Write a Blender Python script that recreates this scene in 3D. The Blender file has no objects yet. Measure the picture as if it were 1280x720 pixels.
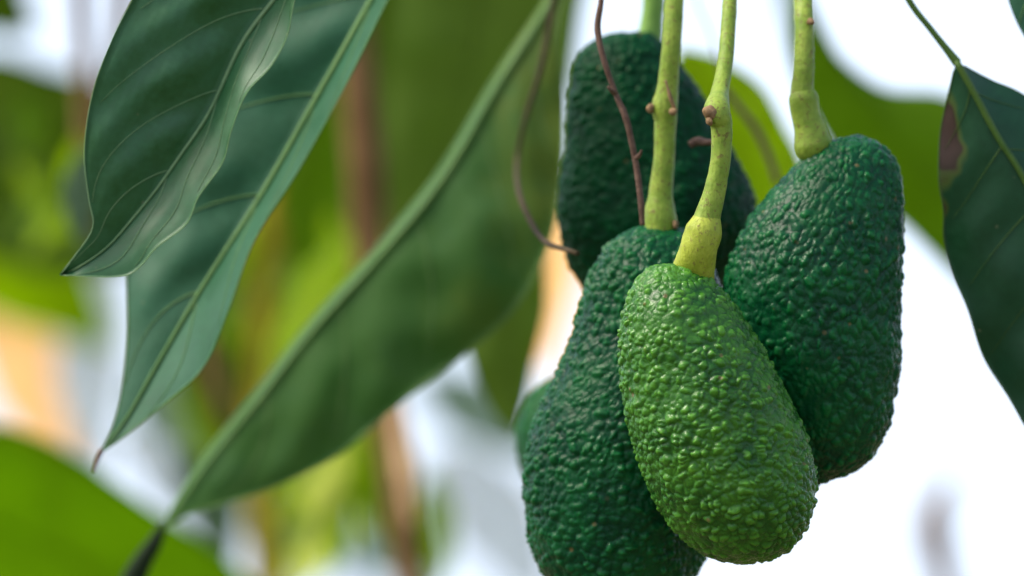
import bpy, math, random
import numpy as np
from mathutils import Vector

rng = random.Random(11)
SC = bpy.context.scene
COL = SC.collection

# ------------------------------------------------------------------ camera
LENS, SENSOR, FOCUS = 200.0, 36.0, 1.918
PITCH = math.radians(6.0)
CAM = np.array([0.0, 0.0, 1.5])
FWD = np.array([0.0, math.cos(PITCH), math.sin(PITCH)])
UP = np.array([0.0, -math.sin(PITCH), math.cos(PITCH)])
RIGHT = np.array([1.0, 0.0, 0.0])
cd = bpy.data.cameras.new('camera')
cam = bpy.data.objects.new('camera', cd)
COL.objects.link(cam)
cam.location = CAM
cam.rotation_euler = (math.pi / 2 + PITCH, 0, 0)
cd.lens, cd.sensor_width = LENS, SENSOR
cd.clip_start, cd.clip_end = 0.05, 2000.0
cd.dof.use_dof = True
cd.dof.focus_distance = FOCUS
cd.dof.aperture_fstop = 5.9
SC.camera = cam

# ------------------------------------------------------------------ sky, sun, exposure
SUN_EL, SUN_AZ = math.radians(50), math.radians(-100)      # azimuth clockwise from +Y: behind the camera, to its left
w = bpy.data.worlds.new('World')
SC.world = w
w.use_nodes = True
wn = w.node_tree
bg = wn.nodes['Background']
sky = wn.nodes.new('ShaderNodeTexSky')
sky.sky_type = 'NISHITA'
sky.sun_disc = False
sky.sun_elevation, sky.sun_rotation = SUN_EL, SUN_AZ
sky.air_density, sky.dust_density, sky.ozone_density = 1.0, 5.0, 1.0
# bright white haze low over the horizon, the same all round, thinning out with height
wtc = wn.nodes.new('ShaderNodeTexCoord')
wsp = wn.nodes.new('ShaderNodeSeparateXYZ')
wn.links.new(wtc.outputs['Generated'], wsp.inputs[0])
wrp = wn.nodes.new('ShaderNodeValToRGB')
wrp.color_ramp.interpolation = 'EASE'
wrp.color_ramp.elements[0].position, wrp.color_ramp.elements[0].color = .10, (.8, .8, .8, 1)
wrp.color_ramp.elements[1].position, wrp.color_ramp.elements[1].color = .55, (.1, .1, .1, 1)
wn.links.new(wsp.outputs[2], wrp.inputs[0])
wmx = wn.nodes.new('ShaderNodeMix')
wmx.data_type = 'RGBA'
wmx.inputs[7].default_value = (4.2, 4.85, 5.9, 1)
wn.links.new(wrp.outputs[0], wmx.inputs[0])
wn.links.new(sky.outputs[0], wmx.inputs[6])
wn.links.new(wmx.outputs[2], bg.inputs[0])
bg.inputs[1].default_value = 0.15
sd = bpy.data.lights.new('sun', 'SUN')
sd.energy, sd.angle, sd.color = 1.6, math.radians(10), (1.0, 0.94, 0.82)
sun = bpy.data.objects.new('sun', sd)
COL.objects.link(sun)
sv = Vector((math.sin(SUN_AZ) * math.cos(SUN_EL), math.cos(SUN_AZ) * math.cos(SUN_EL), math.sin(SUN_EL)))
sun.rotation_euler = sv.to_track_quat('Z', 'Y').to_euler()
SC.view_settings.view_transform = 'Standard'
SC.view_settings.look = 'None'
SC.view_settings.exposure = 0.95
SC.view_settings.gamma = 1.0
SC.render.engine = 'CYCLES'
SC.cycles.use_denoising = True


# ------------------------------------------------------------------ helpers
def pix(d):
    return d * SENSOR / LENS / 1280.0


def P(x, y, d):
    """A point of the place, from where it shows in the 1280x720 photograph and its distance along the view axis."""
    s = pix(d)
    return CAM + FWD * d + RIGHT * ((x - 640) * s) - UP * ((y - 360) * s)


def far(d):
    return d if d < 2.35 else 2.35 + (d - 2.35) * 2.0


def catmull(pts, n, by_len=True):
    p = np.asarray(pts, float)
    if len(p) == 2:
        t = np.linspace(0, 1, n)[:, None]
        return p[0] * (1 - t) + p[1] * t
    q = np.vstack([2 * p[0] - p[1], p, 2 * p[-1] - p[-2]])
    segs = []
    m = 24
    t = np.linspace(0, 1, m, endpoint=False)[:, None]
    for i in range(len(p) - 1):
        a, b, c, e = q[i], q[i + 1], q[i + 2], q[i + 3]
        segs.append(.5 * (2 * b + (c - a) * t + (2 * a - 5 * b + 4 * c - e) * t ** 2 + (3 * b - a - 3 * c + e) * t ** 3))
    c = np.vstack(segs + [p[-1:]])
    if by_len:
        L = np.concatenate([[0], np.cumsum(np.linalg.norm(np.diff(c[:, :2], axis=0), axis=1))])
    else:
        L = np.arange(len(c), dtype=float)
    u = np.linspace(0, L[-1], n)
    return np.stack([np.interp(u, L, c[:, k]) for k in range(c.shape[1])], 1)


def hash3(i, j, k, s=0):
    h = (i.astype(np.int64) * 374761393 + j.astype(np.int64) * 668265263 + k.astype(np.int64) * 2147483647 + s * 974634577) & 0xffffffff
    h = ((h ^ (h >> 13)) * 1274126177) & 0xffffffff
    h = ((h ^ (h >> 16)) * 2246822519) & 0xffffffff
    h = h ^ (h >> 15)
    return (h & 0xffffff) / float(0x1000000)


def vnoise(p, s=0):
    b = np.floor(p).astype(np.int64)
    f = p - b
    f = f * f * (3 - 2 * f)
    r = 0
    for dx in (0, 1):
        for dy in (0, 1):
            for dz in (0, 1):
                wgt = (f[:, 0] if dx else 1 - f[:, 0]) * (f[:, 1] if dy else 1 - f[:, 1]) * (f[:, 2] if dz else 1 - f[:, 2])
                r = r + wgt * hash3(b[:, 0] + dx, b[:, 1] + dy, b[:, 2] + dz, s)
    return r * 2 - 1


def worley(p, s=0):
    b = np.floor(p).astype(np.int64)
    f1 = np.full(len(p), 9.0)
    f2 = np.full(len(p), 9.0)
    rid = np.zeros(len(p))
    for dx in (-1, 0, 1):
        for dy in (-1, 0, 1):
            for dz in (-1, 0, 1):
                i, j, k = b[:, 0] + dx, b[:, 1] + dy, b[:, 2] + dz
                c = np.stack([i + hash3(i, j, k, s + 1), j + hash3(i, j, k, s + 2), k + hash3(i, j, k, s + 3)], 1)
                d = np.linalg.norm(p - c, axis=1)
                r = hash3(i, j, k, s + 4)
                near = d < f1
                f2 = np.where(near, f1, np.minimum(f2, d))
                rid = np.where(near, r, rid)
                f1 = np.where(near, d, f1)
    return f1, f2, rid


def tag(o, label=None, cat=None, group=None, kind=None):
    for k, v in (('label', label), ('category', cat), ('group', group), ('kind', kind)):
        if v:
            o[k] = v
    return o


def empty(name, loc, label, cat, group=None):
    o = bpy.data.objects.new(name, None)
    COL.objects.link(o)
    o.location = loc
    o.empty_display_size = .01
    return tag(o, label, cat, group)


def link(name, v, faces, mat, parent=None, attrs=None):
    """faces: list of int arrays (m,4) or (m,3)"""
    v = np.asarray(v, float)
    org = np.zeros(3)
    if parent is not None:
        q = parent
        while q is not None:
            org = org + np.array(q.location)
            q = q.parent
    else:
        org = v.mean(0)
    me = bpy.data.meshes.new(name)
    fl = []
    for f in faces:
        fl.extend(np.asarray(f).tolist())
    me.from_pydata((v - org).tolist(), [], fl)
    me.polygons.foreach_set('use_smooth', np.ones(len(me.polygons), bool))
    for k, a in (attrs or {}).items():
        at = me.attributes.new(k, 'FLOAT', 'POINT')
        at.data.foreach_set('value', np.asarray(a, np.float32))
    me.update()
    me.materials.append(mat)
    o = bpy.data.objects.new(name, me)
    COL.objects.link(o)
    if parent is None:
        o.location = org
    else:
        o.parent = parent
    return o


def grid_faces(n, m, wrap=False, off=0):
    i = np.arange(n - 1)[:, None]
    j = np.arange(m if wrap else m - 1)[None, :]
    j2 = (j + 1) % m
    f = np.stack([i * m + j, i * m + j2, (i + 1) * m + j2, (i + 1) * m + j], -1).reshape(-1, 4)
    return f + off


def tube_mesh(c, r, k=12, bump=0.0, seed=0):
    """c (n,3) world centre line, r (n,) radius"""
    n = len(c)
    t = np.gradient(c, axis=0)
    t /= np.linalg.norm(t, axis=1)[:, None] + 1e-12
    a = np.cross(t, FWD)
    a /= np.linalg.norm(a, axis=1)[:, None] + 1e-12
    b = np.cross(a, t)
    th = np.linspace(0, 2 * math.pi, k, endpoint=False)
    ring = a[:, None, :] * np.cos(th)[None, :, None] + b[:, None, :] * np.sin(th)[None, :, None]
    v = (c[:, None, :] + ring * r[:, None, None])
    if bump:
        q = v.reshape(-1, 3)
        nz = vnoise(q * 180 + seed, seed) * .6 + vnoise(q * 520 + seed, seed + 5) * .4
        v = c[:, None, :] + ring * (r[:, None] * (1 + bump * nz.reshape(n, k)))[:, :, None]
    v = v.reshape(-1, 3)
    v = np.vstack([v, c[:1], c[-1:]])
    j = np.arange(k)
    j2 = (j + 1) % k
    cap0 = np.stack([np.full(k, n * k), j2, j], 1)
    cap1 = np.stack([np.full(k, n * k + 1), (n - 1) * k + j, (n - 1) * k + j2], 1)
    return v, [grid_faces(n, k, True), cap0, cap1]


def tube_px(name, pts, mat, parent=None, n=48, k=14, bump=.05, seed=0):
    """pts: (x, y, distance, radius in photo pixels)"""
    q = catmull(pts, n)
    c = np.array([P(*r[:3]) for r in q])
    rad = np.array([max(r[3], .3) * pix(r[2]) for r in q])
    v, f = tube_mesh(c, rad, k, bump, seed)
    return link(name, v, f, mat, parent)


# ------------------------------------------------------------------ materials
def new_mat(name):
    m = bpy.data.materials.new(name)
    m.use_nodes = True
    nt = m.node_tree
    nt.nodes.clear()
    out = nt.nodes.new('ShaderNodeOutputMaterial')
    return m, nt, out


def N(nt, t, **kw):
    n = nt.nodes.new(t)
    for k, v in kw.items():
        if k in n.inputs:
            n.inputs[k].default_value = v
        else:
            setattr(n, k, v)
    return n


def ramp(nt, src, stops):
    r = nt.nodes.new('ShaderNodeValToRGB')
    e = r.color_ramp.elements
    while len(e) < len(stops):
        e.new(.5)
    for i, (p, c) in enumerate(stops):
        e[i].position = p
        e[i].color = (*c, 1)
    nt.links.new(src, r.inputs[0])
    return r.outputs[0]


def mix(nt, fac, a, b, mode='MIX'):
    m = nt.nodes.new('ShaderNodeMix')
    m.data_type = 'RGBA'
    m.blend_type = mode
    for sock, val in ((m.inputs[0], fac), (m.inputs[6], a), (m.inputs[7], b)):
        if hasattr(val, 'is_output'):
            nt.links.new(val, sock)
        elif isinstance(val, (int, float)):
            sock.default_value = val
        else:
            sock.default_value = (*val, 1)
    return m.outputs[2]


def noise(nt, scale, detail=3.0, rough=.55, dist=0.0):
    tc = nt.nodes.get('Texture Coordinate') or nt.nodes.new('ShaderNodeTexCoord')
    n = N(nt, 'ShaderNodeTexNoise', Scale=scale, Detail=detail, Roughness=rough, Distortion=dist)
    nt.links.new(tc.outputs['Object'], n.inputs['Vector'])
    return n.outputs[0]


def bumpn(nt, h, dist, strength=1.0):
    b = N(nt, 'ShaderNodeBump', Strength=strength, Distance=dist)
    nt.links.new(h, b.inputs['Height'])
    return b.outputs[0]


def avocado_mat(name, base, tip, valley, rough=.38, spec=.24):
    m, nt, out = new_mat(name)
    p = N(nt, 'ShaderNodeBsdfPrincipled', Roughness=rough)
    p.inputs['Specular IOR Level'].default_value = spec
    at = N(nt, 'ShaderNodeAttribute', attribute_name='pebble')
    n1 = noise(nt, 60, 4)
    n2 = noise(nt, 900, 3)
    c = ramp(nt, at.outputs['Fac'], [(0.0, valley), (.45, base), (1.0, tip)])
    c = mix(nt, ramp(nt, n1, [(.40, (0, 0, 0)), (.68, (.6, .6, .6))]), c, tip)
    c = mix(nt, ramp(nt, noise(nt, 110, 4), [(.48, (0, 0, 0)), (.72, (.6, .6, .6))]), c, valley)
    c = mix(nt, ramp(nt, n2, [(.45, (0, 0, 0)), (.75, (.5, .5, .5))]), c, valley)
    # corky specks
    tc = nt.nodes['Texture Coordinate']
    vo = N(nt, 'ShaderNodeTexVoronoi', Scale=150.0)
    nt.links.new(tc.outputs['Object'], vo.inputs['Vector'])
    sp = ramp(nt, vo.outputs['Distance'], [(0.0, (.9, .9, .9)), (.10, (.6, .6, .6)), (.16, (0, 0, 0))])
    pick = ramp(nt, vo.outputs['Color'], [(.60, (0, 0, 0)), (.64, (1, 1, 1))])
    f = mix(nt, 1.0, sp, pick, 'MULTIPLY')
    c = mix(nt, f, c, (.14, .10, .04))
    vo2 = N(nt, 'ShaderNodeTexVoronoi', Scale=420.0)
    nt.links.new(tc.outputs['Object'], vo2.inputs['Vector'])
    sp2 = ramp(nt, vo2.outputs['Distance'], [(0.0, (.55, .55, .55)), (.2, (0, 0, 0))])
    c = mix(nt, sp2, c, tip)
    nt.links.new(c, p.inputs['Base Color'])
    r = ramp(nt, n2, [(.3, (rough - .08,) * 3), (.75, (rough + .16,) * 3)])
    nt.links.new(r, p.inputs['Roughness'])
    nt.links.new(bumpn(nt, noise(nt, 1400, 3), .0004, .5), p.inputs['Normal'])
    p.inputs['Subsurface Weight'].default_value = .08
    p.inputs['Subsurface Radius'].default_value = (.6, 1.0, .2)
    p.inputs['Subsurface Scale'].default_value = .002
    nt.links.new(p.outputs[0], out.inputs[0])
    return m


def leaf_mat(name, c1, c2, trans, tmix=.35, rough=.4, spec=.5, scale=45, stain=False, fine=True, yellowing=None):
    m, nt, out = new_mat(name)
    p = N(nt, 'ShaderNodeBsdfPrincipled', Roughness=rough)
    p.inputs['Specular IOR Level'].default_value = spec
    n1 = noise(nt, scale, 4, .6, .4)
    n2 = noise(nt, 420, 3)
    c = ramp(nt, n1, [(.32, c1), (.68, c2)])
    c = mix(nt, ramp(nt, n2, [(.4, (0, 0, 0)), (.8, (.35, .35, .35))]), c, tuple(x * 1.5 for x in c2))
    tcol = mix(nt, ramp(nt, n1, [(.3, (0, 0, 0)), (.7, (.6, .6, .6))]), trans, tuple(x * .7 for x in trans))
    if yellowing:
        at = N(nt, 'ShaderNodeAttribute', attribute_name='stain')
        f = mix(nt, 1.0, ramp(nt, at.outputs['Fac'], [(.0, (0, 0, 0)), (.9, (.9, .9, .9))]), ramp(nt, noise(nt, 70, 4), [(.2, (.45, .45, .45)), (.6, (1, 1, 1))]), 'MULTIPLY')
        c = mix(nt, f, c, yellowing)
    if fine:
        tc = nt.nodes['Texture Coordinate']
        vs = N(nt, 'ShaderNodeTexVoronoi', Scale=130.0)
        nt.links.new(tc.outputs['Object'], vs.inputs['Vector'])
        f = mix(nt, 1.0, ramp(nt, vs.outputs['Distance'], [(.0, (.8, .8, .8)), (.05, (.5, .5, .5)), (.09, (0, 0, 0))]), ramp(nt, vs.outputs['Color'], [(.55, (0, 0, 0)), (.6, (1, 1, 1))]), 'MULTIPLY')
        c = mix(nt, f, c, (.17, .19, .10))
        teal_tone = ramp(nt, noise(nt, 26, 6, .7, 1.0), [(.5, (0, 0, 0)), (.75, (.22, .22, .22))])  # irregular bluish green patches over the blade
        c = mix(nt, teal_tone, c, (.06, .17, .10))
    if stain:
        at = N(nt, 'ShaderNodeAttribute', attribute_name='stain')
        f = ramp(nt, at.outputs['Fac'], [(.22, (0, 0, 0)), (.55, (1, 1, 1))])
        col = ramp(nt, at.outputs['Fac'], [(.40, (.09, .12, .012)), (.55, (.035, .022, .013)), (.9, (.052, .030, .022))])
        c = mix(nt, f, c, col)
        tcol = mix(nt, f, tcol, (.12, .07, .04))
    nt.links.new(c, p.inputs['Base Color'])
    r = mix(nt, .5, ramp(nt, n2, [(.3, (rough - .05,) * 3), (.7, (rough + .1,) * 3)]), ramp(nt, noise(nt, scale * 1.3, 5, .65, .8), [(.3, (rough - .12,) * 3), (.7, (rough + .25,) * 3)]))
    nt.links.new(r, p.inputs['Roughness'])
    if fine:
        tc = nt.nodes['Texture Coordinate']
        vo = N(nt, 'ShaderNodeTexVoronoi', Scale=900.0, feature='DISTANCE_TO_EDGE')
        nt.links.new(tc.outputs['Object'], vo.inputs['Vector'])
        nt.links.new(bumpn(nt, vo.outputs['Distance'], .00012, .35), p.inputs['Normal'])
    tr = N(nt, 'ShaderNodeBsdfTranslucent')
    nt.links.new(tcol, tr.inputs[0])
    mx = N(nt, 'ShaderNodeMixShader')
    mx.inputs[0].default_value = tmix
    nt.links.new(p.outputs[0], mx.inputs[1])
    nt.links.new(tr.outputs[0], mx.inputs[2])
    nt.links.new(mx.outputs[0], out.inputs[0])
    return m


def stem_mat(name, c1, c2, speck, rough=.45, scale=120, amount=.5, spec=.3, thr=.60):
    m, nt, out = new_mat(name)
    p = N(nt, 'ShaderNodeBsdfPrincipled', Roughness=rough)
    p.inputs['Specular IOR Level'].default_value = spec
    c = ramp(nt, noise(nt, scale, 5, .65), [(.35, c1), (.65, c2)])
    # fine ridges along the stalk
    mp = N(nt, 'ShaderNodeMapping')
    mp.inputs['Scale'].default_value = (900, 900, 60)
    nt.links.new(nt.nodes['Texture Coordinate'].outputs['Object'], mp.inputs[0])
    rd = N(nt, 'ShaderNodeTexNoise', Scale=1.0, Detail=3.0)
    nt.links.new(mp.outputs[0], rd.inputs['Vector'])
    c = mix(nt, ramp(nt, rd.outputs[0], [(.45, (0, 0, 0)), (.7, (.35, .35, .35))]), c, c1)
    s = ramp(nt, noise(nt, scale * 4.5, 3, .6, .5), [(thr, (0, 0, 0)), (thr + .14, (amount,) * 3)])
    c = mix(nt, s, c, speck)
    nt.links.new(c, p.inputs['Base Color'])
    ad = N(nt, 'ShaderNodeMath', operation='ADD')
    nt.links.new(noise(nt, 700, 4), ad.inputs[0])
    nt.links.new(rd.outputs[0], ad.inputs[1])
    nt.links.new(bumpn(nt, ad.outputs[0], .0006, .5), p.inputs['Normal'])
    nt.links.new(p.outputs[0], out.inputs[0])
    return m


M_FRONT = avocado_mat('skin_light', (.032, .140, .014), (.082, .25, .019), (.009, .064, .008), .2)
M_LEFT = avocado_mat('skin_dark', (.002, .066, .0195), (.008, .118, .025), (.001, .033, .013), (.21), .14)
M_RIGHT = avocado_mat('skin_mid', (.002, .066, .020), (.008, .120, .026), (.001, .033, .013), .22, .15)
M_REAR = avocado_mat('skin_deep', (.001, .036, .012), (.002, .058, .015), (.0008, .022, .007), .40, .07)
M_STEM = stem_mat('green_stalk', (.14, .23, .022), (.25, .335, .045), (.12, .085, .025), .5, 150, .9, spec=.22, thr=.55)
M_COLLAR = stem_mat('yellow_collar', (.23, .29, .022), (.36, .42, .05), (.17, .13, .035), .5, 150, .8, spec=.22, thr=.56)
M_REARSTEM = stem_mat('dull_stalk', (.13, .27, .04), (.18, .33, .06), (.10, .10, .03))
M_SCAR = stem_mat('corky_scar', (.14, .085, .04), (.27, .17, .08), (.04, .02, .012), .75, 500)
M_TWIG = stem_mat('brown_twig', (.075, .042, .030), (.14, .085, .062), (.04, .022, .016), .65, 260, spec=.15)
M_DARKTWIG = stem_mat('dark_twig', (.008, .018, .008), (.016, .028, .010), (.008, .006, .005), .7, 260, spec=.08)
M_OLTWIG = stem_mat('olive_twig', (.045, .034, .018), (.085, .062, .034), (.03, .02, .014), .7, 260, spec=.1)
M_BARK = stem_mat('brown_bark', (.13, .07, .028), (.24, .14, .06), (.05, .028, .014), .8, 40, spec=.1)
M_YBARK = stem_mat('mustard_bark', (.22, .165, .008), (.34, .26, .015), (.07, .045, .015), .75, 60, spec=.15)
M_LITBARK = stem_mat('painted_lit_bark', (.55, .34, .16), (.70, .48, .26), (.3, .17, .08), .8, 40)  # pale orange puts the sunlit part of the brown branch into colour

M_LEAF1 = leaf_mat('leaf_glossy', (.010, .082, .016), (.028, .122, .046), (.05, .18, .01), .18, .42, .5, 38)
M_LEAF2 = leaf_mat('leaf_bluish', (.011, .080, .031), (.021, .106, .050), (.05, .15, .02), .18, .48, .38)
M_LEAF3 = leaf_mat('leaf_soft', (.033, .110, .018), (.056, .145, .030), (.22, .40, .022), .38, .52, .22, yellowing=(.115, .165, .018))
M_VEIN3 = leaf_mat('vein_lime', (.11, .22, .06), (.15, .26, .08), (.15, .25, .03), .15, .55, .2, fine=False)
M_LEAFR = leaf_mat('leaf_blotched', (.004, .045, .013), (.009, .062, .022), (.03, .10, .01), .15, .42, .3, stain=True)
M_VEIN1 = leaf_mat('vein_pale', (.12, .24, .10), (.17, .29, .13), (.1, .2, .02), .15, .45, .4, fine=False)
M_VEIN2 = leaf_mat('vein_green', (.07, .17, .045), (.10, .21, .06), (.1, .2, .02), .15, .5, .3, fine=False)
M_VEINR = leaf_mat('vein_olive', (.045, .11, .018), (.075, .14, .024), (.1, .2, .02), .15, .5, .25, fine=False)
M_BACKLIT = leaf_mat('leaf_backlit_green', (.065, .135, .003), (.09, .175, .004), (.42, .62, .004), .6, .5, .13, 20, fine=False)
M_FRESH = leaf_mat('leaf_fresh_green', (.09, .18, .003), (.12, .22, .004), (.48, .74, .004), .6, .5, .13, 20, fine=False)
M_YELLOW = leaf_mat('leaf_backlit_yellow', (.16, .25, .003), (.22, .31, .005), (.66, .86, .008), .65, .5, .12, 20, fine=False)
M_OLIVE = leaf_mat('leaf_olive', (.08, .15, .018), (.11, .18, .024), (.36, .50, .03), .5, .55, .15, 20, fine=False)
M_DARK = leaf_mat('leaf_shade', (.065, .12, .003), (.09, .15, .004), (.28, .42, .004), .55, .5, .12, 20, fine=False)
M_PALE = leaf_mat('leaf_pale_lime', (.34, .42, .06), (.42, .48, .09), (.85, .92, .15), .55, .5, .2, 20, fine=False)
M_TANGLOW = leaf_mat('tan_sunlit_glow', (.92, .62, .28), (.95, .68, .34), (1.0, .76, .38), .55, .7, .15, 20, fine=False)  # very bright tan carries the blurred glow of sunlit ground
M_PALEGREY = leaf_mat('leaf_pale_grey', (.74, .80, .84), (.80, .85, .88), (.96, 1.0, 1.0), .6, .5, .3, 20, fine=False)  # near-white colour imitates pale washed-out light in the gaps
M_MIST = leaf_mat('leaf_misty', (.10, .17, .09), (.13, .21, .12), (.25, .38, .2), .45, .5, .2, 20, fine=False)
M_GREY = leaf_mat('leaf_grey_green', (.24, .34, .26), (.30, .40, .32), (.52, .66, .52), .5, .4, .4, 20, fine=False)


# ------------------------------------------------------------------ ground
def ground():
    m, nt, out = new_mat('orchard_soil')
    p = N(nt, 'ShaderNodeBsdfPrincipled', Roughness=.95)
    c = ramp(nt, noise(nt, 1.3, 8, .65), [(.38, (.10, .075, .04)), (.52, (.13, .11, .045)), (.66, (.07, .10, .03))])
    nt.links.new(c, p.inputs['Base Color'])
    nt.links.new(bumpn(nt, noise(nt, 9, 8), .05), p.inputs['Normal'])
    nt.links.new(p.outputs[0], out.inputs[0])
    g = np.linspace(-1, 1, 61)
    g = np.sign(g) * np.abs(g) ** 3 * 900
    X, Y = np.meshgrid(g, g, indexing='ij')
    q = np.stack([X.ravel(), Y.ravel(), np.zeros(X.size)], 1)
    q[:, 2] = vnoise(q * .35 + 3.1) * .06 + vnoise(q * .02 + 9) * .4 - .1
    tag(link('ground', q, [grid_faces(61, 61)[:, ::-1]], m), kind='structure')


ground()


# ------------------------------------------------------------------ avocados
def avocado(label, d, top_left, top_right, mat, scale=(1, 1, 1), amp=.00085, cell=.0029, n=300, k=460, seed=0, thick=1.0):
    """top_left / top_right: the two sides of the fruit from the stalk end to the blossom end."""
    L = catmull(top_left, n)
    R = catmull(top_right, n)
    Lw = np.array([P(x, y, d) for x, y in L])
    Rw = np.array([P(x, y, d) for x, y in R])
    c = (Lw + Rw) / 2
    h = (Rw - Lw) / 2
    r = np.linalg.norm(h, axis=1)
    th = np.linspace(0, 2 * math.pi, k, endpoint=False)
    v = c[:, None, :] + h[:, None, :] * np.cos(th)[None, :, None] - FWD * (r[:, None] * np.sin(th)[None, :] * thick)[:, :, None]
    # large soft unevenness of the fruit
    du = np.gradient(v, axis=0)
    dv = (np.roll(v, -1, 1) - np.roll(v, 1, 1))
    nr = np.cross(dv, du)
    nr /= np.linalg.norm(nr, axis=2)[:, :, None] + 1e-15
    out = v - c[:, None, :]
    nr *= np.sign((nr * out).sum(2))[:, :, None] + 0.0
    nr[0] = -UP * -1.0
    nr[-1] = -UP
    base = P(*L[0], d)
    q = v.reshape(-1, 3) - base
    nrf = nr.reshape(-1, 3)
    axis = np.array([1.0, 1.0, 1.0]) / np.array(scale)
    s = q * axis / cell
    wp = np.stack([vnoise(s * .7 + 7.7 * i, seed + i) for i in range(3)], 1) * .42
    wp2 = np.stack([vnoise(s * 2.1 + 3.7 * i, seed + 20 + i) for i in range(3)], 1) * .12
    f1, f2, rid = worley(s + wp + wp2, seed)
    e = np.clip((f2 - f1) / .42, 0, 1)
    e = e * (2 - e)
    dome = np.clip(1 - .95 * f1 ** 2, 0, 1)
    dome = np.clip(1 - (f1 / .82) ** 2, 0, 1) ** .8
    hgt = (.32 + .74 * rid) * dome * (.40 + .60 * e)
    hgt += .14 * vnoise(s * 1.25 + 70, seed + 12) + .07 * vnoise(s * 2.9 + 30, seed + 13)
    hgt = np.clip(hgt, -.1, 1.3)
    patch = vnoise(s * .16 + 11, seed + 3)
    t = np.repeat(np.linspace(0, 1, n), k)
    ends = np.clip(t / .18, 0, 1) ** .6 * .65 + .35
    fade = np.clip(t / .012, 0, 1) * np.clip((1 - t) / .012, 0, 1)
    a = amp * (1 + .45 * patch) * ends
    big = vnoise(q / .021 + 5, seed + 6) * .0010 + vnoise(q / .009 + 5, seed + 8) * .00035
    vv = v.reshape(-1, 3) + nrf * ((hgt - .45) * a + big * fade * np.clip(t / .05, 0, 1))[:, None]
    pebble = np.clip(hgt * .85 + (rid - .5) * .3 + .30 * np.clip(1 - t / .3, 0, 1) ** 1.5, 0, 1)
    o = empty('avocado', base, label, 'avocado', 'avocados hanging in one cluster')
    f = grid_faces(n, k, True)
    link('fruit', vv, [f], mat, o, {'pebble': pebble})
    return o


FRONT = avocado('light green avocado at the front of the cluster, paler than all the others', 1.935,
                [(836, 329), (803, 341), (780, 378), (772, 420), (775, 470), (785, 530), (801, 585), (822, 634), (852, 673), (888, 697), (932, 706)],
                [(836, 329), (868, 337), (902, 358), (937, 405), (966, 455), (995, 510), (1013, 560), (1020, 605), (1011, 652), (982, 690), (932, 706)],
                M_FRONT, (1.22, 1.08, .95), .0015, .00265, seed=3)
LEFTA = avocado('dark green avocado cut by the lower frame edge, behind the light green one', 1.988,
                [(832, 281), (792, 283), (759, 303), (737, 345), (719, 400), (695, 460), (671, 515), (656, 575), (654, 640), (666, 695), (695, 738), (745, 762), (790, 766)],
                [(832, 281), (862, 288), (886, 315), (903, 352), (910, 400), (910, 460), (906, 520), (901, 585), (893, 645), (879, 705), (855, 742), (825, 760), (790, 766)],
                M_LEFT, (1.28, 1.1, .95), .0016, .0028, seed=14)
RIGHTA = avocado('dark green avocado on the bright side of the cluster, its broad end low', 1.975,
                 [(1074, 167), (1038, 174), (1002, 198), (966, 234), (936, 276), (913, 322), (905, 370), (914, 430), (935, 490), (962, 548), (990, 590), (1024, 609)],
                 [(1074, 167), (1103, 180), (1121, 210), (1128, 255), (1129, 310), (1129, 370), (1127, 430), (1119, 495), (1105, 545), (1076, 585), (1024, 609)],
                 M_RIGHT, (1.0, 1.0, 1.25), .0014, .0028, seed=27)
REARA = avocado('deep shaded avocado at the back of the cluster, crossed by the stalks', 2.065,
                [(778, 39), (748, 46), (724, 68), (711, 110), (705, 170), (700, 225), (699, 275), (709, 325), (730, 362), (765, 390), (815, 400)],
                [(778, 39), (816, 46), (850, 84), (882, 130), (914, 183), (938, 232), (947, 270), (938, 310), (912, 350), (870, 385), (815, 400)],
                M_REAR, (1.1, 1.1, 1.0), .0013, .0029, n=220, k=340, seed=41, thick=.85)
HIDA = avocado('smooth blurred avocado almost hidden behind the low dark avocado', 2.16,
               [(726, 466), (692, 471), (666, 487), (649, 516), (643, 552), (650, 592), (668, 625), (700, 645), (735, 650)],
               [(726, 466), (765, 474), (798, 500), (815, 540), (815, 580), (800, 615), (770, 642), (735, 650)],
               avocado_mat('skin_blurred', (.006, .075, .018), (.016, .11, .022), (.003, .045, .012), .4, .1), n=120, k=200, amp=.0009, seed=60)


def stalk(av, pts, mat, seed, collar=None, scars=(), cmat=None):
    pts = [(a, b, c, r * .94) for a, b, c, r in pts]
    s = tube_px('stalk', pts, mat, av, n=140, k=22, bump=.07, seed=seed)
    if collar:
        tube_px('collar', collar, cmat or M_COLLAR, s, n=40, k=24, bump=.05, seed=seed + 1)
    for pp in scars:
        tube_px('bud_scar', pp, M_SCAR, s, n=14, k=12, bump=.5, seed=seed + 2)


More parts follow.
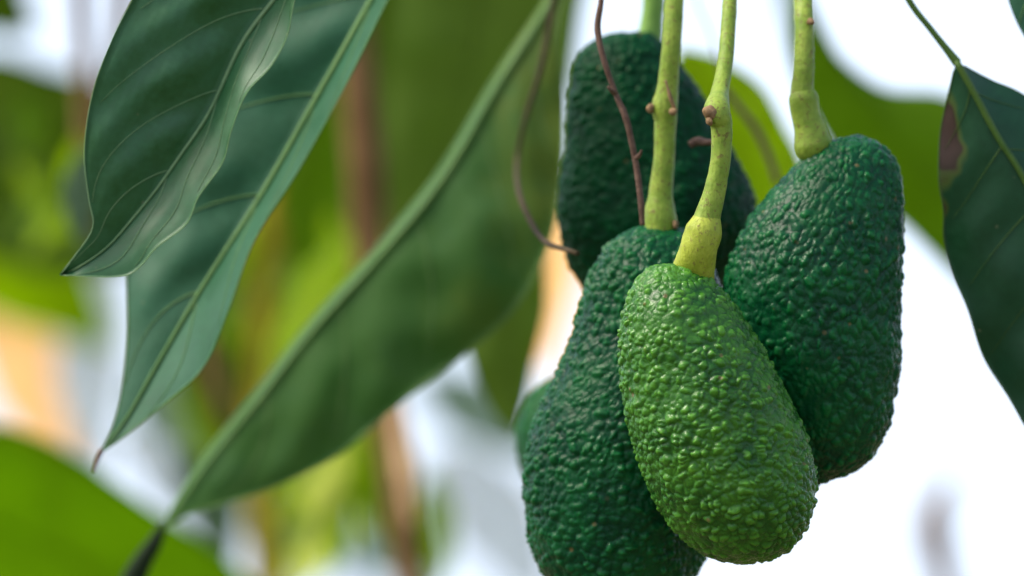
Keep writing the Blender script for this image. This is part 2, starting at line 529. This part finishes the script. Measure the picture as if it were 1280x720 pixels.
dF = 1.93
stalk(FRONT, [(918, -110, 1.99, 8), (914, -30, 1.975, 9), (911, 20, 1.965, 10), (907, 75, 1.955, 10.5), (900, 115, 1.945, 12), (896, 138, dF, 17.5),
              (902, 158, dF, 14.5), (901, 195, dF, 13.5), (896, 228, dF, 14), (887, 262, dF, 17), (880, 284, dF, 20)], M_STEM, 2,
      [(886, 268, dF, 15), (883, 278, dF, 20), (880, 288, dF, 23.5), (877, 298, dF, 24), (874, 309, dF, 23.5), (871, 322, 1.932, 24.5), (866, 342, 1.936, 27), (862, 356, 1.94, 28)],
      [[(892, 141, 1.927, 9), (885, 141, 1.9255, 8), (882, 143, 1.925, 5)], [(887, 152, 1.9255, 6), (884, 153, 1.925, 3)]])
dL = 1.985
stalk(LEFTA, [(848, -110, 2.0, 12), (844, -20, 1.99, 12.5), (840, 50, dL, 13), (835, 105, dL, 14), (831, 135, dL, 17), (832, 155, dL, 14.5), (830, 200, dL, 14), (826, 240, dL, 16),
              (825, 262, dL, 20), (826, 278, dL, 22), (826, 292, dL, 22)], M_STEM, 7, None,
      [[(817, 136, dL - .002, 5), (812, 136, dL - .002, 5.5), (808, 136, dL - .002, 3)], [(840, 139, dL - .007, 5), (843, 140, dL - .008, 5), (845, 141, dL - .008, 2)],
       [(841, 281, dL - .004, 5), (845, 281, dL - .004, 5), (848, 281, dL - .004, 2)], [(832, 100, dL - .0075, 2), (838, 122, dL - .0077, 3), (843, 135, dL - .0075, 2.5)]])
dR = 1.972
stalk(RIGHTA, [(1000, -110, 2.0, 12), (1003, -20, 1.985, 12.5), (1005, 30, 1.975, 13), (1005, 80, dR, 14), (1003, 112, dR, 15.5), (1004, 128, dR, 18)], M_STEM, 12,
      [(1003, 114, dR, 15), (1004, 122, dR, 18.5), (1005, 132, dR, 18.5), (1008, 146, dR, 18.5), (1012, 160, dR, 20), (1015, 172, dR, 22), (1017, 182, dR, 24), (1018, 189, dR, 22.5), (1020, 197, dR, 18)],
      [[(1012, 26, 1.971, 5), (1016, 28, 1.970, 4), (1018, 29, 1.970, 2)]], M_STEM)
stalk(REARA, [(822, -110, 2.08, 13), (818, -10, 2.08, 14), (815, 25, 2.08, 15), (812, 48, 2.08, 17), (808, 62, 2.08, 18)], M_REARSTEM, 17)


# ------------------------------------------------------------------ leaves
def S_shape(q):
    return q.shape[:-1]


def leaf(label, d, L, Mid, R, mat, vmat, group=None, nv=7, rib=3.0, quilt=.0012, n=90, k=14, petiole=None, pmat=None, belly=.0,
         seed=0, stains=None, veins=True, ds=.16, wave=.001, cat='leaf', name='avocado_leaf', thick=.00035, vein_r=.9, margin=0):
    def full(a):
        return [(*q, 0) if len(q) == 2 else q for q in a]
    Lc, Mc, Rc = (catmull(full(a), n) for a in (L, Mid, R))
    px = pix(d)

    def surf(s, wv):
        """s, w arrays -> world points; w in -1..1 from left edge to right edge"""
        i = np.clip(s, 0, 1) * (n - 1)
        g = lambda C: np.stack([np.interp(i, np.arange(n), C[:, j]) for j in range(3)], -1)
        l, m, r = g(Lc), g(Mc), g(Rc)
        e = np.where((wv < 0)[..., None], l, r)
        aw = np.abs(wv)[..., None]
        q = m * (1 - aw) + e * aw
        width = np.linalg.norm((e - m)[..., :2], axis=-1) * px
        a1 = np.abs(wv)
        ph = (s - ds * a1 ** 1.25 - .06) * nv
        qu = quilt * (.5 - .5 * np.cos(2 * math.pi * ph)) * np.sin(math.pi * np.clip(a1, 0, 1)) ** .8 * np.clip((width - .012) / .03, 0, 1)
        und = wave * a1 ** 2 * np.sin(s * 23 + wv * 1.7 + seed) * np.clip(width / .02, 0, 1)
        lump = vnoise(np.stack([q[..., 0].ravel() / 46 + seed * 9, q[..., 1].ravel() / 46, 0 * q[..., 0].ravel()], 1), seed).reshape(S_shape(q)) * .0014 * np.clip(a1 * 3, 0, 1) * np.clip((width - .008) / .03, 0, 1)
        off = lump + belly * width * np.sin(math.pi * a1) + qu + und
        s_ = pix(d)
        dep = d + q[..., 2] * .001 - off
        return CAM + FWD * dep[..., None] + RIGHT * ((q[..., 0] - 640) * s_)[..., None] - UP * ((q[..., 1] - 360) * s_)[..., None]

    S, W = np.meshgrid(np.linspace(0, 1, n), np.linspace(-1, 1, 2 * k + 1), indexing='ij')
    v = surf(S, W)
    nr = np.cross(np.gradient(v, axis=1), np.gradient(v, axis=0))
    ln = np.linalg.norm(nr, axis=2)[:, :, None]
    nr = np.where(ln > 1e-12, nr / (ln + 1e-15), -FWD)
    nr *= np.where((nr @ FWD) > 0, -1, 1)[:, :, None]
    m2 = 2 * k + 1
    back = v - nr * thick
    vv = np.vstack([v.reshape(-1, 3), back.reshape(-1, 3)])
    f = grid_faces(n, m2)
    o_ = n * m2
    rim = np.concatenate([np.arange(m2), (np.arange(1, n)) * m2 + m2 - 1, (n - 1) * m2 + np.arange(m2 - 2, -1, -1), np.arange(n - 2, 0, -1) * m2])
    r2 = np.roll(rim, -1)
    rimf = np.stack([rim, r2, r2 + o_, rim + o_], 1)
    base = v[0, k]
    o = empty(name, base, label, cat, group)
    attrs = None
    if stains:
        q = np.stack([Lc[0, 0] * 0 + 0 * S, 0 * S], -1)
        i = S * (n - 1)
        g = lambda C: np.stack([np.interp(i, np.arange(n), C[:, j]) for j in range(2)], -1)
        l, m_, r = g(Lc), g(Mc), g(Rc)
        aw = np.abs(W)[..., None]
        q = m_ * (1 - aw) + np.where((W < 0)[..., None], l, r) * aw
        st = np.zeros(S.shape)
        for (cx, cy, rx, ry, am) in stains:
            ww = vnoise(np.stack([q[..., 0].ravel() * .07, q[..., 1].ravel() * .07, 0 * q[..., 0].ravel()], 1), 5).reshape(S.shape) * .28
            dd = np.sqrt(((q[..., 0] - cx) / rx) ** 2 + ((q[..., 1] - cy) / ry) ** 2) + ww
            st = np.maximum(st, am * np.clip(1.35 - dd, 0, 1))
        attrs = {'stain': np.concatenate([st.ravel(), st.ravel()])}
    link('blade', vv, [f, f[:, ::-1] + o_, rimf], mat, o, attrs)
    # midrib
    ss = np.linspace(0, .985, 60)
    c = surf(ss, np.zeros(60)) - FWD * (rib * px * .7)
    rad = np.interp(ss, [0, .5, 1], [rib, rib * .75, rib * .25]) * px
    vt, ft = tube_mesh(c, rad, 10)
    mr = link('midrib', vt, ft, vmat, o)
    if veins:
        for side in (-1, 1):
            for i in range(nv):
                s0 = (i / nv) + .06 + (0.01 if side > 0 else 0)
                if s0 > .86:
                    continue
                a = np.linspace(0, .90, 26)
                sv_ = s0 + ds * a ** 1.25
                if sv_[-1] > .98:
                    a = a[sv_ < .98]
                    sv_ = sv_[sv_ < .98]
                if len(a) < 6:
                    continue
                c = surf(sv_, side * a) - FWD * (.55 * px)
                rad = np.linspace(rib * .42, rib * .14, len(a)) * px * vein_r
                vt, ft = tube_mesh(c, rad, 6)
                link('side_vein', vt, ft, vmat, o)
    if margin:
        for sgn in (-1, 1):
            a = np.linspace(.02, .995, 110)
            vt, ft = tube_mesh(surf(a, sgn * np.ones(110)), np.full(110, margin * px), 6)
            link('margin', vt, ft, vmat, o)
    if petiole:
        tube_px('petiole', petiole, pmat or vmat, o, n=30, k=10, bump=.04, seed=seed)
    return o


G_BIG = 'large leaves hanging beside the fruit'
# leaf 1 - the sharpest, top left
leaf('glossy dark green leaf hanging in front of two others, wavy edge and pale veins', 1.965,
     [(470, -230), (290, -165, -4), (205, -65, -6), (167, 0, -7), (140, 55, -7), (117, 120, -7), (107, 190, -6), (112, 248, -4), (117, 285, -3), (92, 322, -1), (75, 344)],
     [(470, -230), (420, -125), (368, -35), (342, 0), (302, 55), (262, 140), (225, 195), (197, 235), (167, 272), (135, 308), (100, 333), (75, 344, 4)],
     [(470, -230), (440, -145, -6), (392, -55, -8), (370, 0, -9), (361, 45, -9.5), (340, 85, -10), (310, 118, -10.5), (291, 165, -11), (280, 205, -11), (250, 247, -10.5), (235, 281, -10), (197, 310, -8), (176, 334, -6), (150, 346, -4), (75, 344)],
     M_LEAF1, M_VEIN1, G_BIG, nv=6, rib=3.6, quilt=.0026, belly=.05, seed=1, ds=.34, margin=.7, vein_r=.5, wave=.0004)
# leaf 2
leaf('bluish green leaf partly covered by the glossy leaf, long pale midrib', 2.04,
     [(560, -180), (400, -110, 14), (270, 10, 18), (205, 120, 18), (170, 220, 16), (156, 300, 14), (156, 346, 12), (158, 420, 8), (152, 483, 4), (142, 530, 1), (126, 566)],
     [(560, -180), (515, -85), (466, 0), (398, 121), (329, 242), (257, 354), (200, 450), (160, 520), (126, 566)],
     [(560, -180), (535, -85, -14), (488, 0, -18), (436, 105, -20), (379, 209, -20), (322, 300, -22), (290, 387, -24), (258, 458, -20), (204, 507, -10), (155, 546, -3), (126, 566)],
     M_LEAF2, M_VEIN2, G_BIG, nv=6, rib=6, quilt=.0026, belly=.05, seed=2, ds=.2, vein_r=.45, margin=1.0)
# leaf 3
leaf('broad soft green leaf sloping down towards the lower left, widest of the hanging leaves', 2.21,
     [(770, -160), (711, -57, 10), (680, 0, 15), (614, 100, 18), (547, 212, 19), (471, 306, 19), (387, 400, 17), (313, 495, 14), (251, 573, 9), (216, 632, 3), (202, 662)],
     [(770, -160), (722, -60), (690, 0), (624, 104), (558, 217), (482, 312), (397, 406), (322, 501), (258, 580), (222, 634), (202, 662)],
     [(770, -160), (735, -70, -2), (702, 20, -3), (704, 100, -6), (704, 189, -8), (695, 270, -9), (672, 340, -9), (633, 397, -9), (567, 453, -8), (492, 510, -8), (427, 566, -7), (349, 606, -5), (280, 630, -3), (237, 642, -2), (202, 662)],
     M_LEAF3, M_VEIN3, G_BIG, nv=7, rib=5.2, quilt=.0022, belly=.06, seed=3, ds=.16, vein_r=.5, margin=1.1, stains=[(700, 190, 75, 150, 1.0), (675, 20, 60, 130, 1.0), (600, 400, 60, 50, .5)])
# right leaf
leaf('dark leaf at the bright edge of the frame with a brown dead patch', 1.985,
     [(1195, 76), (1188, 110, 3), (1177, 165, 6), (1175, 225, 6), (1181, 262, 6), (1182, 300, 6), (1193, 342, 6), (1211, 385, 6), (1231, 445, 6), (1262, 496, 4), (1300, 560, 2), (1370, 640)],
     [(1195, 76), (1218, 117), (1247, 171), (1282, 228), (1325, 330), (1355, 450), (1368, 560), (1370, 640)],
     [(1195, 76), (1215, 86, 6), (1245, 100, 12), (1285, 117, 16), (1350, 165, 20), (1410, 260, 20), (1430, 380, 16), (1415, 520, 8), (1370, 640)],
     M_LEAFR, M_VEINR, G_BIG, nv=7, rib=4.2, quilt=.0016, belly=.05, seed=4, ds=.14,
     petiole=[(1108, -60, 1.985, 4), (1136, 0, 1.985, 4), (1163, 36, 1.985, 4), (1182, 60, 1.985, 4.5), (1197, 79, 1.985, 6)], pmat=M_VEINR,
     stains=[(1184, 178, 22, 58, 1.0), (1181, 262, 9, 18, .6)], vein_r=.35, k=26, n=140, margin=.9)
leaf('dark leaf tip poking into the bright upper corner of the frame', 2.0,
     [(1250, -160), (1248, -90, 2), (1255, -30, 2), (1264, 10, 2), (1280, 45), (1300, 70)],
     [(1250, -160), (1275, -80), (1290, -20), (1297, 30), (1300, 70)],
     [(1250, -160), (1310, -90, 6), (1335, -20, 6), (1325, 40, 4), (1300, 70)], M_LEAF2, M_VEIN2, None, nv=5, rib=3, seed=5)


# ------------------------------------------------------------------ leaves out of focus behind
def back_leaf(label, d, mid, wl, wr, mat, group='blurred leaves behind the cluster', seed=0, tilt=0.0, curl=.1, veins=True):
    """mid: midrib points (x, y[, mm back]); wl / wr: half widths in pixels at the widest point"""
    d = far(d)
    m = catmull([(*q, 0) if len(q) == 2 else q for q in mid], 14)
    t = np.gradient(m[:, :2], axis=0)
    t /= np.linalg.norm(t, axis=1)[:, None]
    nn = np.stack([t[:, 1], -t[:, 0]], 1)      # to the right when walking down the page is -x ... sign settled below
    u = np.linspace(0, 1, 14)
    prof = np.sin(math.pi * u ** .85) ** .8
    jag = 1 + .05 * np.sin(u * 17 + seed)
    L, R = [], []
    for i in range(14):
        for lst, wd, sg in ((L, wl, -1), (R, wr, 1)):
            o = nn[i] * sg * wd * prof[i] * jag[i]
            lst.append((m[i, 0] + o[0], m[i, 1] + o[1], m[i, 2] + prof[i] * (sg * tilt + curl * wd * pix(d) * 1000)))
    return leaf(label, d, L, [tuple(q) for q in m], R, mat, mat, group, nv=6, rib=2.5, n=36, k=6, seed=seed, belly=.08, ds=.14, veins=veins, vein_r=.7, wave=.002)


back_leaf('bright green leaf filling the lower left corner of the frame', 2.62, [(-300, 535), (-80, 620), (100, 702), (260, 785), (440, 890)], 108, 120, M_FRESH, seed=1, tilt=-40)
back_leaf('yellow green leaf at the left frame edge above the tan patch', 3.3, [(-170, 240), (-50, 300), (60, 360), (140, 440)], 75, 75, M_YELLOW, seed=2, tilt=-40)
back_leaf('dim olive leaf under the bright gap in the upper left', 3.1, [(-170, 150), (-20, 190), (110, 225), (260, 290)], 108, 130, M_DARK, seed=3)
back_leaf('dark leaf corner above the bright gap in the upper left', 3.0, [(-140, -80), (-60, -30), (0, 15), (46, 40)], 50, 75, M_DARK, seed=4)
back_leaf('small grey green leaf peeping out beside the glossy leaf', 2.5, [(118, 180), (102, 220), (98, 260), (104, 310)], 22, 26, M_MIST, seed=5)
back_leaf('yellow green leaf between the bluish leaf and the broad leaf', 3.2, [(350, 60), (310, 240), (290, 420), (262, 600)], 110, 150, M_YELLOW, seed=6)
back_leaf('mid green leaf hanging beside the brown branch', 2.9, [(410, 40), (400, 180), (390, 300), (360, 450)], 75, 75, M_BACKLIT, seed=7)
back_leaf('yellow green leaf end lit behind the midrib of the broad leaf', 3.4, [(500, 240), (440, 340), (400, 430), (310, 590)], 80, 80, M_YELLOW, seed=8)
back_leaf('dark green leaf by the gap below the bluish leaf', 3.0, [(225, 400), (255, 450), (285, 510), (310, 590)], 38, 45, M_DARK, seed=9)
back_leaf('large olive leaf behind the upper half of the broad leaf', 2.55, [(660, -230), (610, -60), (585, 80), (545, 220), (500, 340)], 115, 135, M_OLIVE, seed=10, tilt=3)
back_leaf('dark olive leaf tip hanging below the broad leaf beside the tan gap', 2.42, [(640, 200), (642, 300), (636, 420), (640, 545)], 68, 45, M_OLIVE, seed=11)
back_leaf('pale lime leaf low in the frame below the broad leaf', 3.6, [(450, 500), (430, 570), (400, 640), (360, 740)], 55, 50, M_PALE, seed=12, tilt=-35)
back_leaf('narrow green leaf hugging the left of the pale branch strip', 3.0, [(455, 530), (462, 580), (470, 640), (480, 700)], 20, 22, M_BACKLIT, seed=13)
back_leaf('narrow green leaf hugging the right of the pale branch strip', 3.2, [(525, 600), (532, 640), (536, 680), (530, 730)], 14, 16, M_BACKLIT, seed=14)
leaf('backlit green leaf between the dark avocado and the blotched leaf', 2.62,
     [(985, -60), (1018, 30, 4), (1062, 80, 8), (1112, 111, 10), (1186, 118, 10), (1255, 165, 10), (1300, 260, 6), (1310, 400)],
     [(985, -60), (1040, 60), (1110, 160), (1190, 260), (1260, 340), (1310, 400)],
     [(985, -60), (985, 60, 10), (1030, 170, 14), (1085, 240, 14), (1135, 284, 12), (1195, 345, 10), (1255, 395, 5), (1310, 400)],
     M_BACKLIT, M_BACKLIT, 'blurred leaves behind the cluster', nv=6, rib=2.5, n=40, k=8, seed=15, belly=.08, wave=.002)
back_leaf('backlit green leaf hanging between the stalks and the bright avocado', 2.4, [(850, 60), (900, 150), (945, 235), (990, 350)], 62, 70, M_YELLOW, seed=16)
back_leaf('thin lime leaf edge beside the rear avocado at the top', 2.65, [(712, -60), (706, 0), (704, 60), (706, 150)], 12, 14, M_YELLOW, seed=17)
back_leaf('tan shape coloured as sunlit ground at the left frame edge above the bright green corner', 3.8, [(-60, 320, 120), (5, 415, 80), (55, 500, 40), (110, 640, 0)], 70, 56, M_TANGLOW, 'tan shapes coloured as sunlit ground', seed=18, tilt=-50)  # leaf-shaped stand-in for blurred sunlit ground
back_leaf('tan shape coloured as sunlit ground in the gap beside the rear avocado', 3.2, [(704, 220), (698, 300), (690, 370), (672, 480)], 34, 30, M_TANGLOW, 'tan shapes coloured as sunlit ground', seed=19, tilt=-35)
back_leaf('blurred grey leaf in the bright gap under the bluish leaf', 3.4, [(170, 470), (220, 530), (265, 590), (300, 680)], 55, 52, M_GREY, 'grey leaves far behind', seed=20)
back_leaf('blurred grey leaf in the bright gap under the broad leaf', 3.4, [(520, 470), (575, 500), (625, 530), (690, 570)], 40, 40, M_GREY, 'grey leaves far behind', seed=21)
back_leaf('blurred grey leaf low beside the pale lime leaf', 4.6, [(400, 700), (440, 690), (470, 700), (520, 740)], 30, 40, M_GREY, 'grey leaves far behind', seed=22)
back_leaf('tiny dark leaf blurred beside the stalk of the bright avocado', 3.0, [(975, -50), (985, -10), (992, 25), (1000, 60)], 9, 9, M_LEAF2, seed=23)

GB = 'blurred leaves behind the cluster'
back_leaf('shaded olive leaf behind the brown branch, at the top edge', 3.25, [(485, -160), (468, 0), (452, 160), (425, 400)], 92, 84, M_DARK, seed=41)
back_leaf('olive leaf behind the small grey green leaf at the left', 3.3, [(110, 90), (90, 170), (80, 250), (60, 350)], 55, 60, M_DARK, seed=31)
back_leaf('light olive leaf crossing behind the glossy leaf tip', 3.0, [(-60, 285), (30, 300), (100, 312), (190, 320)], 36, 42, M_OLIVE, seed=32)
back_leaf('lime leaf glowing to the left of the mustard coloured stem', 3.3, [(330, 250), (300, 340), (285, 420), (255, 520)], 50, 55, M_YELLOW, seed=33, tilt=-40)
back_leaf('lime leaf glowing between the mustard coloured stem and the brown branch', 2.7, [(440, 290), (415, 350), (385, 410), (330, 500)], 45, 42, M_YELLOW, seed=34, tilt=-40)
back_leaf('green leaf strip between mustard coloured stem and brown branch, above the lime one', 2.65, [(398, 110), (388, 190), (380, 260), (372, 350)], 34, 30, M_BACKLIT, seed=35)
back_leaf('leaf coloured like washed-out light beside the tan shape', 3.4, [(125, 300), (112, 400), (105, 480), (120, 610)], 38, 50, M_PALEGREY, 'leaves coloured near white as washed-out light', seed=36)
back_leaf('leaf coloured like washed-out light between the pale branch strip and the low dark avocado', 3.4, [(540, 560), (590, 610), (630, 660), (680, 760)], 55, 55, M_PALEGREY, 'leaves coloured near white as washed-out light', seed=37)
back_leaf('leaf coloured like washed-out light under the tip of the bluish leaf', 3.0, [(150, 540), (190, 575), (225, 610), (280, 690)], 30, 34, M_PALEGREY, 'leaves coloured near white as washed-out light', seed=38)
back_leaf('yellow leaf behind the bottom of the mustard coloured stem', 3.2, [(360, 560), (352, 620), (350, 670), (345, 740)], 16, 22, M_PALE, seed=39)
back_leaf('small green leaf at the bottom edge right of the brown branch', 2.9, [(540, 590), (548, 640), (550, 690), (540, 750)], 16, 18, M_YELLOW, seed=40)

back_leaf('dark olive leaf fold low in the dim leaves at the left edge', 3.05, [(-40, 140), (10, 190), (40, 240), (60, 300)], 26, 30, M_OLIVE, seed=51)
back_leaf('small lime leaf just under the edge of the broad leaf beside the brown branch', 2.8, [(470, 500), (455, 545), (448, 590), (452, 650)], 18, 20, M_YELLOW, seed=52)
back_leaf('small leaf coloured white as a light sparkle beside the brown branch above the broad leaf midrib', 2.75, [(436, 330), (428, 345), (418, 360), (404, 385)], 5, 6, M_PALEGREY, 'leaves coloured near white as washed-out light', seed=53)  # its whiteness imitates a sparkle of light
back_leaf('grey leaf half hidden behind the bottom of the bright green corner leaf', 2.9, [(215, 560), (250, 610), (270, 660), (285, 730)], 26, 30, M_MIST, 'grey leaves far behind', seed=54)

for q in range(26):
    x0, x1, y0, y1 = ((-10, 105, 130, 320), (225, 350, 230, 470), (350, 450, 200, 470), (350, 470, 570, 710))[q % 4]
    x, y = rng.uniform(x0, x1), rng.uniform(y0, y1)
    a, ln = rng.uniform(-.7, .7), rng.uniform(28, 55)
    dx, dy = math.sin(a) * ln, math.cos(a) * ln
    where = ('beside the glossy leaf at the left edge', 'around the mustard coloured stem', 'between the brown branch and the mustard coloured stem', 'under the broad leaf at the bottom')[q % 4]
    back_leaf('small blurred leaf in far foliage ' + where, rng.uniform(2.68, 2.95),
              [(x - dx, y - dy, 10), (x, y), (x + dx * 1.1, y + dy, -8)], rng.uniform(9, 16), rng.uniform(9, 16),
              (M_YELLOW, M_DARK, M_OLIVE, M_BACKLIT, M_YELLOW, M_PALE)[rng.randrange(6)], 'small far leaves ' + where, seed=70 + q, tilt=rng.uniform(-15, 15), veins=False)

# ------------------------------------------------------------------ branches and twigs


def branch(label, pts, mat, name='branch', cat='branch', group=None, n=50, seed=0, k=14, bump=.1):
    pts = [(a, b_, far(c), r) for a, b_, c, r in pts]
    o = tube_px(name, pts, mat, None, n, k, bump, seed)
    return tag(o, label, cat, group)


b = branch('brown blurred branch passing behind the broad leaf', [(430, -160, 2.66, 21), (440, 20, 2.66, 21), (453, 160, 2.66, 23), (463, 320, 2.66, 22), (480, 500, 2.66, 20), (499, 620, 2.66, 19), (520, 780, 2.66, 18)], M_BARK, seed=1)
branch('mustard coloured stem behind the bluish leaf running to the bottom edge', [(352, -60, 2.9, 15), (346, 150, 2.9, 15), (338, 300, 2.9, 16), (328, 450, 2.9, 17), (322, 600, 2.9, 17), (332, 700, 2.9, 20), (340, 790, 2.9, 20)], M_YBARK, seed=2)
branch('thin brown branch crossing the bright gap in the upper left', [(98, -160, 2.7, 12), (101, 0, 2.7, 11), (105, 80, 2.7, 11), (110, 150, 2.7, 13), (112, 300, 2.7, 13)], M_BARK, seed=3)
branch('brown branch piece between the bright gap and the glossy leaf', [(158, -120, 2.7, 13), (152, 0, 2.7, 12), (146, 60, 2.7, 11), (132, 150, 2.7, 10)], M_BARK, seed=4)
TW1 = branch('purplish brown twig hanging in front of the rear avocado', [(757, -90, 1.975, 3.0), (752, -5, 1.97, 3.4), (747, 38, 1.97, 3.9), (757, 82, 1.968, 3.6), (770, 118, 1.968, 3.6), (783, 150, 1.966, 3.9), (794, 200, 1.966, 3.9), (801, 250, 1.964, 3.9), (803, 282, 1.964, 3.4)], M_TWIG, 'twig', 'twig', 'bare twigs around the fruit', n=90, seed=5, bump=.16)
def spur(o, pts, mat, seed):
    tube_px('spur', pts, mat, o, n=10, k=8, bump=.3, seed=seed)


spur(TW1, [(769, 116, 1.968, 4), (764, 113, 1.966, 3), (760, 108, 1.965, 1.5)], M_TWIG, 3)
spur(TW1, [(794, 198, 1.966, 4), (799, 194, 1.965, 3), (802, 188, 1.964, 1.5)], M_TWIG, 4)
branch('curved brown twig hanging in front of the broad leaf', [(700, -60, 2.14, 3.8), (687, 30, 2.14, 3.8), (675, 90, 2.14, 3.8), (656, 150, 2.14, 3.0), (646, 205, 2.14, 3.0), (650, 245, 2.08, 3.6), (668, 285, 2.05, 3.6), (684, 304, 2.02, 3.8), (704, 311, 2.0, 3), (722, 317, 1.99, 3.6)], M_OLTWIG, 'twig', 'twig', 'bare twigs around the fruit', seed=6, bump=.12)
branch('brown twig lying across the backlit leaf between two stalks', [(905, 110, 2.25, 4), (922, 132, 2.25, 4), (945, 162, 2.25, 4.5), (962, 198, 2.25, 4.5), (972, 230, 2.25, 4)], M_TWIG, 'twig', 'twig', 'bare twigs around the fruit', seed=7)
branch('short dry twig end beside the swollen node of the front stalk', [(862, 181, 1.99, 5), (872, 177, 1.99, 5.5), (884, 178, 1.985, 4), (900, 176, 1.98, 4)], M_TWIG, 'twig', 'twig', 'bare twigs around the fruit', n=20, seed=8, bump=.3)
branch('dark blurred twig at the bottom edge under the broad leaf tip', [(206, 652, 2.22, 4), (192, 680, 2.22, 10), (176, 705, 2.22, 13), (160, 740, 2.22, 15), (140, 790, 2.22, 14)], M_DARKTWIG, 'twig', 'twig', 'bare twigs around the fruit', seed=9)
branch('faint grey twig in the bright gap between the two middle stalks', [(864, -40, 2.3, 1.5), (872, 5, 2.3, 1.6), (884, 32, 2.3, 1.6), (896, 70, 2.3, 1.5), (906, 120, 2.3, 1.5)], M_TWIG, 'twig', 'twig', 'bare twigs around the fruit', seed=10)
branch('short dark twig by the gap under the bluish leaf', [(255, 420, 2.8, 9), (265, 460, 2.8, 12), (275, 500, 2.8, 9), (283, 540, 2.8, 5)], M_BARK, 'twig', 'twig', 'bare twigs around the fruit', n=20, seed=15)
branch('pale strip coloured as the sunlit part of the brown branch, low in the frame beside the bright gap', [(492, 480, 2.6, 8), (503, 550, 2.6, 13), (510, 590, 2.6, 14), (513, 630, 2.6, 9), (514, 655, 2.6, 4)], M_LITBARK, seed=11)  # separate tube before the brown branch, coloured as its lit part
branch('small brown twig stub blurred in the white lower right', [(1190, 600, 2.95, 5), (1170, 635, 2.95, 14), (1168, 672, 2.95, 18), (1182, 730, 2.95, 12), (1200, 800, 2.95, 10)], M_BARK, 'twig', 'twig', 'bare twigs around the fruit', seed=12)
branch('dark drip point twig end under the bluish leaf', [(128, 562, 2.04, 3), (122, 574, 2.04, 3), (117, 590, 2.04, 2)], M_TWIG, 'twig', 'twig', 'bare twigs around the fruit', n=14, seed=13)
